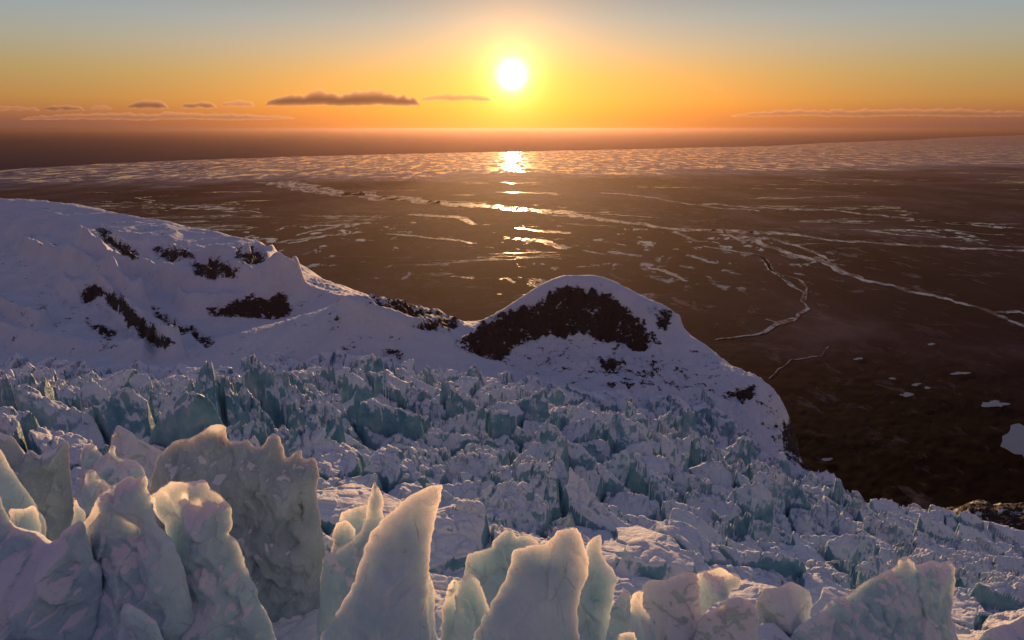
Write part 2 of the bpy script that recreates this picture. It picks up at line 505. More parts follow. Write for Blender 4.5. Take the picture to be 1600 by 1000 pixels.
A = np.zeros((n + 3, n + 3)); A[:n, :n] = K; A[:n, n] = 1; A[:n, n + 1:] = Q; A[n:, :n] = A[:n, n:].T
wts = np.linalg.solve(A, np.concatenate([P[:, 2], np.zeros(3)]))
def base_h(x, y):
    x = x / SC; y = y / SC
    out = wts[n] + wts[n + 1] * x + wts[n + 2] * y
    for k in range(n):
        out = out + wts[k] * tps_k((x - Q[k, 0]) ** 2 + (y - Q[k, 1]) ** 2)
    return out

# glacier outline seen from the lookout, laid on the base surface
GL_POLY = [(-400, 563), (0, 563), (60, 562), (150, 578), (230, 570), (300, 580), (370, 575), (430, 553), (480, 556), (530, 548), (590, 562), (640, 568), (690, 586), (740, 596), (850, 602), (960, 612), (1040, 622),
           (1100, 628), (1150, 650), (1185, 690), (1240, 735), (1300, 762), (1350, 793), (1420, 800), (1500, 812), (1600, 830), (1800, 860), (2400, 1600), (-900, 1600)]

ROCKS = [
    [(762, 503), (800, 482), (850, 460), (905, 450), (955, 462), (985, 482), (1008, 505), (1014, 538), (1000, 544), (960, 530), (905, 530), (860, 522), (830, 530), (800, 545), (782, 560), (745, 552), (712, 536), (740, 522)],
    [(1015, 482), (1048, 490), (1048, 513), (1030, 512)],
    [(125, 452), (150, 443), (188, 458), (215, 490), (245, 515), (270, 537), (262, 547), (232, 532), (200, 510), (183, 482), (160, 464), (130, 470)],
    [(325, 477), (370, 468), (420, 464), (440, 450), (457, 487), (430, 495), (390, 492), (330, 490)],
    [(298, 412), (330, 403), (360, 412), (372, 432), (330, 432), (305, 425)],
    [(370, 386), (410, 389), (414, 409), (390, 409), (368, 400)],
    [(240, 386), (290, 386), (305, 400), (270, 405), (245, 396)],
    [(640, 502), (690, 491), (720, 507), (700, 516), (665, 513)],
    [(136, 500), (180, 520), (172, 530), (150, 516)], [(298, 512), (332, 532), (322, 540), (305, 526)],
    [(600, 545), (630, 548), (630, 560), (602, 556)], [(600, 568), (635, 570), (632, 578), (600, 575)],
    [(1218, 655), (1250, 655), (1262, 720), (1228, 706)], [(1240, 715), (1262, 712), (1360, 800), (1310, 775)],
    [(575, 456), (650, 474), (705, 491), (650, 491), (590, 470)], [(150, 355), (172, 362), (216, 398), (206, 406), (168, 380)],
    [(235, 475), (260, 490), (295, 515), (280, 520), (245, 495)], [(935, 562), (965, 568), (962, 584), (938, 578)], [(1150, 605), (1180, 602), (1178, 625), (1160, 628)],
    [(950, 600), (1010, 604), (1008, 610), (952, 606)], [(1195, 658), (1225, 664), (1222, 670), (1200, 666)],
]
SCATTER = [(840, 545), (1010, 540), (1110, 580), (1200, 620), (1245, 680), (1235, 720), (1180, 660), (1080, 615), (950, 600), (860, 575), (790, 570)]

def land_details(x, y, hb):
    px, py = project(x, y, hb)
    d_gl = poly_sd(px, py, GL_POLY)
    rock = np.full(x.shape, -.42)
    for poly in ROCKS:
        a = np.array(poly, float)
        m = (px > a[:, 0].min() - 14) & (px < a[:, 0].max() + 14) & (py > a[:, 1].min() - 14) & (py < a[:, 1].max() + 14)
        if m.any():
            s = np.clip(poly_sd(px[m], py[m], poly) / 7.0, -1, 1) * .5 + .44
            rock[m] = np.maximum(rock[m], s)
    s = np.clip(poly_sd(px, py, SCATTER) / 30, -1, 1)
    rock = np.maximum(rock, np.where(s > -1, .16 * s + .16, -9))
    m2 = (px < 640) & (py < 560)
    rock = np.maximum(rock, np.where(m2, -.03 + .26 * fbm(x / 90, y / 90, 3, 50), -9))
    rock = np.maximum(rock, .75 * sstep(1330, 1400, px) * sstep(745, 770, py) - .1 * (px < 1330) - .5 * (px < 1330))
    return px, py, d_gl, rock

RIBS = [([(985, 464), (1020, 480), (1050, 492)], 3), ([(55, 385), (120, 405), (190, 436), (215, 462)], 14), ([(150, 398), (200, 418), (260, 431), (370, 437), (452, 449)], 15),
        ([(0, 338), (120, 352), (220, 372), (330, 392), (410, 402)], 5), ([(0, 318), (60, 322), (160, 345), (260, 366)], 3),
        ([(425, 400), (480, 435), (560, 466), (640, 494)], 3), ([(120, 444), (155, 442), (190, 462), (225, 500), (268, 536)], 12), ([(300, 470), (360, 464), (445, 452)], 11),
        ([(0, 505), (60, 520), (130, 530), (220, 538)], 7), ([(-100, 430), (0, 470), (60, 500)], 10), ([(290, 402), (340, 400), (375, 412)], 7)]
def rib_d(px, py, line):
    best = np.full(px.shape, 1e9); sg = np.ones(px.shape)
    for (x1, y1), (x2, y2) in zip(line[:-1], line[1:]):
        dx, dy = x2 - x1, y2 - y1
        t = np.clip(((px - x1) * dx + (py - y1) * dy) / (dx * dx + dy * dy), 0, 1)
        d = np.hypot(px - x1 - t * dx, py - y1 - t * dy)
        s_ = np.where((px - x1) * -dy + (py - y1) * dx > 0, 1, -1)
        m = d < best
        best = np.where(m, d, best); sg = np.where(m, s_, sg)
    return best * sg
def build_hills():
    T = np.linspace(-1.15, .95, 1500)
    Ys = np.exp(np.arange(math.log(520), math.log(4200), .0042))
    t, Y = np.meshgrid(T, Ys)
    x = t * Y
    hb = base_h(x, Y)
    px, py, dgl, rock = land_details(x, Y, hb)
    # wind-shaped snow ribs and small gullies
    ridge = 1 - np.abs(fbm(x / 160 + .3 * Y / 160, Y / 90, 4, 3))
    h = hb + (ridge - .8) * 9 * sstep(900, 1300, Y) + fbm(x / 60, Y / 45, 5, 11) * (1.6 + 3.5 * sstep(900, 1400, Y))
    h = h + fbm(x / 220 + 5, Y / 120, 5, 13, .55) * 16 * sstep(950, 1300, Y) + (1 - np.abs(fbm(x / 45, Y / 30, 4, 14))) * 2.2 * sstep(-3, -25, dgl)
    for line, A_ in RIBS:
        d = rib_d(px, py, line) - 17
        h = h + A_ * 2.6 * np.where(d > 0, np.exp(-(d / 8) ** 2), np.exp(-np.abs(d) / 18)) * (1 + .4 * fbm(x / 50, Y / 50, 3, 15))
    _a, _b, _c, rock = land_details(x, Y, h)
    rk = sstep(0, .6, rock)
    f1, f2, dx, dy, cid = worley(x / 11, Y / 11, 21)
    ledge = fbm(x / 30, Y / 30, 4, 24) * 14
    crag = ledge + (cid - .5) * 7 + fbm(x / 6, Y / 6, 4, 23) * 5 + (f2 - f1) * 3
    far_r = sstep(1300, 1400, px)
    kn = sstep(690, 720, px) * (px < 1060)
    cliff = (np.abs(fbm(x / 16, Y / 40, 4, 29)) * -14 + 2)
    h = h + rk * ((crag * .8 - 5 * (1 - kn) + cliff * kn) * (1 - far_r) + far_r * (fbm(x / 40, Y / 40, 6, 28, .6) * 14))
    tiny = sstep(-.2, .1, rock) * (1 - rk)
    h = h + tiny * np.maximum(fbm(x / 5, Y / 5, 3, 31), 0) * 3
    # below the ice the rock bed lies lower
    h = h - sstep(0, 25, dgl) * 14
    mo = np.exp(-((px - 1590) / 55.0) ** 2 - ((Y - 700) / 60) ** 2) * (Y > 600) * (Y < 860)
    v = np.stack([x, Y, h], -1).reshape(-1, 3)
    keep = (h > -60)
    f = grid_faces(*x.shape, keep=keep)
    v, f, a = compact(v, f, {'rock': rock})
    o = mesh_obj('snowy_hills', v, f, M_HILL, True, a)
    tag(o, 'snow covered ridge and dark rocky knoll standing above the icefall', 'hills', kind='structure')
build_hills()

def amp_map(px, py):
    """how broken the ice is (0 smooth snow .. 1 chaotic seracs)"""
    a = np.full(px.shape, 1.0)
    for (cx, cy, sx, sy, k) in [(985, 868, 95, 40, .85), (1085, 830, 60, 14, .5), (700, 800, 75, 45, .6), (600, 740, 60, 16, .75), (1230, 880, 110, 22, .6), (1480, 980, 110, 45, .75), (180, 740, 80, 50, .6),
                                (540, 780, 60, 30, .6), (1380, 905, 40, 12, .4), (1540, 880, 80, 45, .35), (1150, 920, 160, 30, .6), (620, 830, 90, 30, .5), (440, 575, 50, 12, .3)]:
        a = a - k * np.exp(-((px - cx) / sx) ** 2 - ((py - cy) / sy) ** 2)
    return np.clip(a, .08, 1.0)

def tall_map(px, py):
    a = np.zeros(px.shape)
    for (cx, cy, sx, sy, k) in [(1110, 680, 75, 45, 1.0), (870, 655, 70, 30, .6), (540, 585, 70, 25, 1.0), (400, 610, 70, 25, .7), (660, 620, 50, 25, .8), (60, 600, 120, 30, .6), (990, 640, 60, 20, .5)]:
        a = a + k * np.exp(-((px - cx) / sx) ** 2 - ((py - cy) / sy) ** 2)
    return a
def ice_relief(x, y, px, py):
    wx = x + 5.0 * fbm(x / 17, y / 17, 3, 71) ; wy = y + 5.0 * fbm(x / 17, y / 17, 3, 72)
    a = amp_map(px, py)
    big = fbm(x / 70, y / 55, 3, 81)
    f1, f2, dx, dy, cid = worley(wx / 20, wy / 14, 61)
    tl = hash2(np.floor(cid * 9999), np.floor(cid * 777), 3) - .5
    tl2 = hash2(np.floor(cid * 5555), np.floor(cid * 999), 4) - .5
    c1 = (cid ** 1.4) * 19 + dx * tl * 26 + dy * (tl2 * 18 + 9) - 7 * f1 ** 2
    cut1 = sstep(.0, .13, f2 - f1)
    c1 = c1 * cut1 - 5.0 * (1 - cut1)
    g1, g2, gx, gy, gid = worley(wx / 30, wy / 22, 67)
    zone = sstep(-.15, .3, fbm(x / 110, y / 90, 3, 95)) + tall_map(px, py)
    pin = np.where(gid > .45, (gid - .3) * 26 * np.exp(-(g1 / .30) ** 2), 0) * np.clip(zone, 0, 1.6)
    c1 = c1 + pin + (g2 - g1) * 3
    w2x = x + 1.6 * fbm(x / 5, y / 5, 2, 73); w2y = y + 1.6 * fbm(x / 5, y / 5, 2, 74)
    f1, f2, dx, dy, cid = worley(w2x / 4.6, w2y / 3.8, 62)
    tl = hash2(np.floor(cid * 9999), np.floor(cid * 777), 5) - .5
    cut2 = sstep(0, .2, f2 - f1)
    c2 = ((cid ** 1.3) * 4.2 + dx * tl * 5.5 - 1.8 * f1) * cut2 - 1.2 * (1 - cut2)
    f1, f2, dx, dy, cid = worley(w2x / 1.7, w2y / 1.5, 63)
    c3 = (cid * 1.3 - .7 * f1) * sstep(0, .25, f2 - f1)
    rough2 = sstep(-.25, .35, fbm(x / 30, y / 30, 3, 90))
    return a * (c1 + c2 * (.22 + .65 * rough2) + c3 * (.5 + .8 * rough2) + big * 5) + (1 - a) * (fbm(x / 25, y / 25, 4, 91) * 2.2 + .35 * c2 * a) + fbm(x / 1.5, y / 1.5, 3, 92) * .25 * a

def build_glacier():
    T = np.linspace(-1.0, 1.0, 1650)
    Ys = np.exp(np.arange(math.log(26), math.log(960), .0026))
    t, Y = np.meshgrid(T, Ys)
    x = t * Y
    hb = base_h(x, Y)
    px, py = project(x, Y, hb)
    dgl = poly_sd(px, py, GL_POLY)
    fall = sstep(-2, 14, dgl)
    rel = ice_relief(x, Y, px, py)
    nearf = sstep(60, 260, Y)
    k = .18 + .82 * nearf
    k = k * (1 - .35 * sstep(350, 700, Y))
    # right-hand lower tongue is finely crevassed, lower relief
    lowr = sstep(1250, 1480, px) * sstep(250, 340, Y)
    k = k * (1 - .45 * lowr)
    ph = (Y + .25 * x + 26 * fbm(x / 85, Y / 85, 3, 97)) / 46
    saw = ph - np.floor(ph)
    saw = np.where(saw < .82, saw / .82, (1 - saw) / .18) - .5
    saw = saw * (.5 + .9 * vnoise(np.floor(ph) * 7.7, x / 60, 98))
    h = hb + (rel * k + saw * 20 * (.32 + .68 * nearf) * (1 - .35 * sstep(350, 700, Y))) * fall - (1 - fall) * 8
    v = np.stack([x, Y, h], -1).reshape(-1, 3)
    keep = dgl > -6
    f = grid_faces(*x.shape, keep=keep)
    v, f, a = compact(v, f, {})
    o = mesh_obj('glacier', v, f, M_GLAC, True, a)
    tag(o, 'broken blue white icefall covered in snow filling the slope', 'glacier', kind='structure')
build_glacier()

# ------------------------------------------------------------------ plain, rivers, sea
COAST = [(-400, 292), (0, 266), (200, 254), (420, 246), (600, 241), (800, 237), (1000, 233), (1200, 228), (1420, 219), (1600, 211), (2000, 205)]
def build_plain():
    cx = [ground(a, b)[0] for a, b in COAST]; cy = [ground(a, b)[1] for a, b in COAST]
    T = np.linspace(-1.6, 1.6, 700)
    S = np.linspace(0, 1, 620)
    # coast distance for each heading
    tt = np.array([p / q for p, q in zip(cx, cy)])
    yc = np.interp(T, tt, cy)
    yc = yc * (1 + .012 * fbm(T * 30, T * 0, 4, 5))
    Y = np.exp(np.log(700.0) + S[:, None] * (np.log(yc)[None] - math.log(700.0)))
    x = T[None] * Y
    # moraine hummocks near the glacier snout
    px, py = project(x, Y, 0 * x)
    hm = sstep(2600, 1300, Y)
    h = hm * (fbm(x / 260, Y / 180, 6, 40, .55) * 3 + fbm(x / 30, Y / 60, 5, 41, .75) * 2.5) - hm * 6
    v = np.stack([x, Y, h], -1).reshape(-1, 3)
    o = mesh_obj('ground', v, grid_faces(*x.shape), M_PLAIN, True)
    tag(o, 'dark brown outwash plain dusted with frost and pools', 'plain', kind='structure')
    # sea
    xs = np.linspace(-420000, 420000, 60); ys = np.concatenate([np.linspace(9000, 60000, 120), np.linspace(65000, 420000, 50)])
    X, YY = np.meshgrid(xs, ys)
    v = np.stack([X, YY, X * 0 - 6.0], -1).reshape(-1, 3)
    o = mesh_obj('sea', v, grid_faces(*X.shape), M_SEA, True)
    tag(o, 'calm sea reaching to the hazy horizon', 'sea', kind='structure')
build_plain()

def gz(x, y):
    hm = float(sstep(2600, 1300, np.array(float(y))))
    if hm <= 0: return 0.0
    xa = np.array([float(x)]); ya = np.array([float(y)])
    return float((hm * (fbm(xa / 260, ya / 180, 6, 40, .55) * 3 + fbm(xa / 30, ya / 60, 5, 41, .75) * 2.5) - hm * 6)[0])
def resample(p, step):
    out = []
    for a, b in zip(p[:-1], p[1:]):
        a = np.array(a, float); b = np.array(b, float)
        k = max(1, int(np.hypot(*(b - a)[:2]) / step))
        for i in range(k): out.append(a + (b - a) * i / k)
    out.append(np.array(p[-1], float))
    return np.array(out)
def river(path, seed, wob=3.0, lift=.8):
    """path of (column, row, width in rows): a strip of frozen channel lying on the plain"""
    p = resample(path, 3.0)
    p[:, 2] *= .8; wob = wob * 1.5
    s = np.arange(len(p)) * 3.0
    jit = fbm(s / 26, s * 0 + seed * 3.3, 4, seed) * wob
    wv = p[:, 2] * (1 + .75 * fbm(s / 12, s * 0 + seed * 7.1, 4, seed + 40, .65))
    cy_ = p[:, 1] + jit * .55
    cxx = p[:, 0] + fbm(s / 30, s * 0 + seed * 1.7, 3, seed + 60) * wob * 2.0
    n_ = len(p)
    v = []
    for i in range(n_):
        wd = max(wv[i], .35)
        # width direction: perpendicular on the ground
        g0 = ground(cxx[i], cy_[i]); g1 = ground(cxx[i], cy_[i] + .5)
        up = abs(g0[1] - g1[1]) / .5                       # metres per row
        i0 = max(i - 2, 0); i1 = min(i + 2, n_ - 1)
        a = ground(cxx[i0], cy_[i0]); b = ground(cxx[i1], cy_[i1])
        d = Vector((b[0] - a[0], b[1] - a[1])); d.normalize()
        nx, ny = -d.y, d.x
        W = min(wd * up * .5, wd * up * .5 / max(abs(ny), .35))
        W *= (.35 + .65 * abs(ny))
        for sgn in (1, -1):
            X, YY = g0[0] + nx * W * sgn, g0[1] + ny * W * sgn
            v.append((X, YY, gz(X, YY) + lift))
    f = [(2 * i, 2 * i + 1, 2 * i + 3, 2 * i + 2) for i in range(n_ - 1)]
    o = mesh_obj('river', np.array(v), np.array(f), M_RIVER, False)
    tag(o, kind='structure')
    return o
RIV = [
    [(430, 285, 9), (520, 300, 9), (590, 308, 7), (700, 318, 6), (800, 325, 6), (880, 333, 7), (960, 346, 5), (1060, 358, 5), (1130, 362, 6), (1230, 365, 5), (1300, 375, 5), (1400, 381, 4), (1500, 387, 4), (1620, 393, 4)],
    [(1130, 366, 7), (1180, 378, 9), (1240, 398, 10), (1290, 410, 11), (1320, 428, 8), (1380, 445, 6), (1450, 462, 6), (1510, 474, 6), (1560, 492, 10), (1620, 520, 8)],
    [(1150, 368, 3), (1210, 374, 4), (1260, 390, 5), (1300, 408, 4)],
    [(1550, 488, 4), (1590, 487, 4), (1620, 500, 4)],
    [(1160, 395, 3), (1180, 400, 3), (1205, 420, 4), (1222, 428, 2), (1232, 445, 3), (1256, 458, 3), (1250, 470, 2), (1264, 482, 3), (1245, 492, 3), (1238, 500, 2), (1215, 506, 5), (1195, 520, 2.5), (1150, 526, 2), (1120, 532, 1.4)],
    [(1210, 428, 2), (1245, 436, 3), (1262, 450, 2), (1258, 470, 2)], [(1195, 498, 3), (1215, 505, 4), (1240, 498, 2)],
    [(1100, 385, 2), (1150, 392, 3), (1190, 400, 3), (1215, 425, 3), (1240, 450, 3)],
    [(1090, 318, 2), (1200, 325, 2.5), (1320, 330, 3), (1370, 337, 4), (1460, 346, 4), (1540, 353, 4), (1620, 360, 4)],
    [(800, 372, 5), (850, 378, 6), (875, 390, 5)], [(810, 355, 3), (860, 362, 4), (890, 365, 3)],
    [(480, 362, 3), (540, 352, 5), (580, 347, 3)], [(430, 378, 3), (500, 370, 4), (560, 362, 3)], [(265, 324, 4), (310, 322, 5), (375, 326, 4)],
    [(940, 300, 2), (1020, 310, 2), (1100, 322, 2), (1190, 330, 2)], [(1420, 345, 2), (1500, 349, 2), (1600, 351, 2)],
    [(1010, 418, 4), (1045, 425, 6), (1075, 440, 4)], [(1060, 365, 3), (1085, 375, 4), (1110, 378, 3)],
    [(640, 335, 3), (720, 340, 4), (745, 350, 3)], [(600, 365, 2), (680, 372, 3), (740, 380, 3)],
    [(1200, 590, 1.2), (1215, 575, 1.2), (1240, 562, 1.2), (1285, 555, 1.2), (1295, 540, 1)],
]
for i, r in enumerate(RIV): river(r, 100 + i)
def pond(cx, cy_, rx, ry, seed, h=0):
    k = 40
    v = [ground(cx, cy_)]
    v[0] = (v[0][0], v[0][1], gz(*v[0][:2]) + 1.0 + h)
    z0 = v[0][2]
    for i in range(k):
        a = 2 * math.pi * i / k
        r = 1 + .9 * float(fbm(np.array([math.cos(a) * 1.5 + seed]), np.array([math.sin(a) * 1.5]), 4, seed)[0])
        g_ = ground(cx + rx * r * math.cos(a), cy_ + ry * r * math.sin(a))
        v.append((g_[0], g_[1], z0))
    f = [(0, 1 + i, 1 + (i + 1) % k) for i in range(k)]
    o = mesh_obj('lake', np.array(v), np.array(f), M_LAKE, False)
    tag(o, kind='structure')
for i, q in enumerate([(1612, 690, 38, 42), (1416, 618, 12, 4), (1430, 603, 8, 2.5), (1448, 607, 6, 2), (1340, 560, 7, 2), (1500, 583, 20, 2.5), (1292, 715, 9, 3), (1555, 630, 22, 8), (1395, 590, 5, 2), (1455, 538, 6, 2)]):
    pond(q[0], q[1], q[2] * .85, q[3] * .8, seed=200 + i, h=6 if i in (0, 1, 2, 3) else 1)

# ------------------------------------------------------------------ ice fins: a slab with its own outline, thickness and relief
def smooth_outline(pts_, step, jag, seed):
    P_ = np.array(pts_, float)
    nP = len(P_); out = []
    for i in range(nP):
        p0, p1, p2, p3 = P_[i - 1], P_[i], P_[(i + 1) % nP], P_[(i + 2) % nP]
        k = max(1, int(np.hypot(*(p2 - p1)) / step))
        for j in range(k):
            u = j / k
            cr = .5 * ((2 * p1) + (-p0 + p2) * u + (2 * p0 - 5 * p1 + 4 * p2 - p3) * u * u + (-p0 + 3 * p1 - 3 * p2 + p3) * u ** 3)
            out.append(.6 * cr + .4 * (p1 + (p2 - p1) * u))
    out = np.array(out)
    s = np.arange(len(out)) * step
    d = np.roll(out, -1, 0) - np.roll(out, 1, 0)
    L = np.hypot(d[:, 0], d[:, 1])[:, None] + 1e-9
    nrm = np.stack([-d[:, 1], d[:, 0]], -1) / L
    a = fbm(s / (9 * step), s * 0 + seed, 4, seed, .6) * jag
    return out + nrm * a[:, None]

def slab_mesh(name, poly, h, thick, edge, seed, bulge=.5, widen=.25, bend=0.0, rel=1.0, lean=0.0, ztop=None):
    """poly in (x, z) metres; returns verts in local (x, y, z), y = thickness axis"""
    jag = h * 2.2
    out = smooth_outline(poly, h * 1.1, jag, seed)
    x0, z0 = out.min(0) - h; x1, z1 = out.max(0) + h
    gx = np.arange(x0, x1 + h, h); gz_ = np.arange(z0, z1 + h, h)
    X, Z = np.meshgrid(gx, gz_)
    sd_ = poly_sd(X, Z, out)
    ins = sd_ > -h * .5
    nr, nc = X.shape
    f = grid_faces(nr, nc, keep=ins)
    # boundary vertices = edges used once
    e = np.concatenate([f[:, [0, 1]], f[:, [1, 2]], f[:, [2, 3]], f[:, [3, 0]]])
    es = np.sort(e, 1); key = es[:, 0].astype(np.int64) * (nr * nc) + es[:, 1]
    uq, cnt = np.unique(key, return_counts=True)
    b = uq[cnt == 1]
    bv = np.unique(np.concatenate([b // (nr * nc), b % (nr * nc)]))
    xf = X.ravel().copy(); zf = Z.ravel().copy(); sf = sd_.ravel().copy()
    # snap boundary to the outline
    Pq = out; Qq = np.roll(out, -1, 0)
    bx = xf[bv]; bz = zf[bv]
    D1 = Qq - Pq; LL = (D1 ** 2).sum(1) + 1e-12
    t_ = np.clip(((bx[:, None] - Pq[:, 0]) * D1[:, 0] + (bz[:, None] - Pq[:, 1]) * D1[:, 1]) / LL, 0, 1)
    qx = Pq[:, 0] + t_ * D1[:, 0]; qz = Pq[:, 1] + t_ * D1[:, 1]
    dd = (qx - bx[:, None]) ** 2 + (qz - bz[:, None]) ** 2
    k = dd.argmin(1)
    xf[bv] = qx[np.arange(len(bv)), k]; zf[bv] = qz[np.arange(len(bv)), k]; sf[bv] = 0
    sf = np.maximum(sf, 0)
    zt = z1 if ztop is None else ztop
    depth = np.maximum(zt - zf, 0)
    prof = (1 - np.exp(-sf / edge)) ** .8
    thin = .42 + .58 * sstep(0, .75 * (z1 - z0), depth)
    T = thick * thin * prof + widen * depth * (1 - np.exp(-sf / (edge * 1.5)))
    w1 = fbm(xf / 4.5, zf / 4.5, 3, seed + 1); w2 = fbm(xf / 2.2, zf / 3.5, 4, seed + 2)
    ridg = 1 - np.abs(fbm(xf / 3.2 + .2 * zf, zf / 7, 3, seed + 3)) * 2
    fa, fb_, dx, dz, cid = worley(xf / 2.6 + w1 * .5, zf / 3.6 + w2 * .4, seed + 4)
    facet = (cid - .5) * .9 + dx * (cid - .5) * 2.4
    R = (w1 * 1.2 + w2 * .45 + (ridg - .4) * .45 + facet * .5) * rel
    R2 = fbm(xf / 3.8, zf / 4.2, 4, seed + 7) * 1.3 * rel
    fine = fbm(xf / .7, zf / .9, 3, seed + 8) * .07 * rel
    soft = 1 - np.exp(-sf / (edge * 1.1))
    mid = bend * ((xf - xf.mean()) / max(x1 - x0, .1) * 2) ** 2 + lean * depth + fbm(xf / 5, zf / 5, 2, seed + 9) * .5 * rel
    yf = mid - T * (.5 + bulge * .3) - R * soft * thick - fine * soft
    yb = mid + T * .5 + R2 * soft * thick * .6 + fine * soft
    yb = np.maximum(yb, yf + .02 * (sf > 0))
    onb = np.zeros(nr * nc, bool); onb[bv] = True
    yf[onb] = mid[onb]
    N = nr * nc
    vf = np.stack([xf, yf, zf], -1); vb = np.stack([xf, yb, zf], -1)
    fb2 = f.copy() + N
    fb2 = np.where(onb[f], f, fb2)[:, ::-1]
    v, fc, _ = compact(np.concatenate([vf, vb]), np.concatenate([f, fb2]), {})
    return v, fc

ICE = mat_fin('clear_blue_ice', snow_amt=-.55)
ICE_S = mat_fin('snow_crusted_ice', snow_amt=-.02)
ICE_D = mat_fin('dirty_ice', ice=((.28, .37, .46), (.46, .56, .64)), snow_amt=-.45, dirt_amt=.9, sss=.6)
SNOWB = mat_fin('snow_block', ice=((.45, .58, .63), (.58, .66, .70)), snow_amt=.75, rad=.6)
def fin(name, label, cat, outline, Y, mat, thick=1.2, edge=.7, group=None, **kw):
    seed = sum(ord(c) * (i + 3) for i, c in enumerate(label)) % 5000
    w_ = [at(a, b, Y) for a, b in outline]
    kw['rel'] = kw.get('rel', .9); edge = kw.pop('edge', edge) * 1.7
    X = np.array([p[0] for p in w_]); Z = np.array([p[2] for p in w_])
    cx_, zb = float(X.mean()), float(Z.min())
    h = Y / F * 1.9
    v, f = slab_mesh(name, np.stack([X - cx_, Z - zb], -1), h, thick, edge, seed, **kw)
    o = mesh_obj(name, v, f, mat, True)
    o.location = (cx_, Y, zb)
    tag(o, label, cat, group)
    return o
G = 'jagged ice fins along the front'
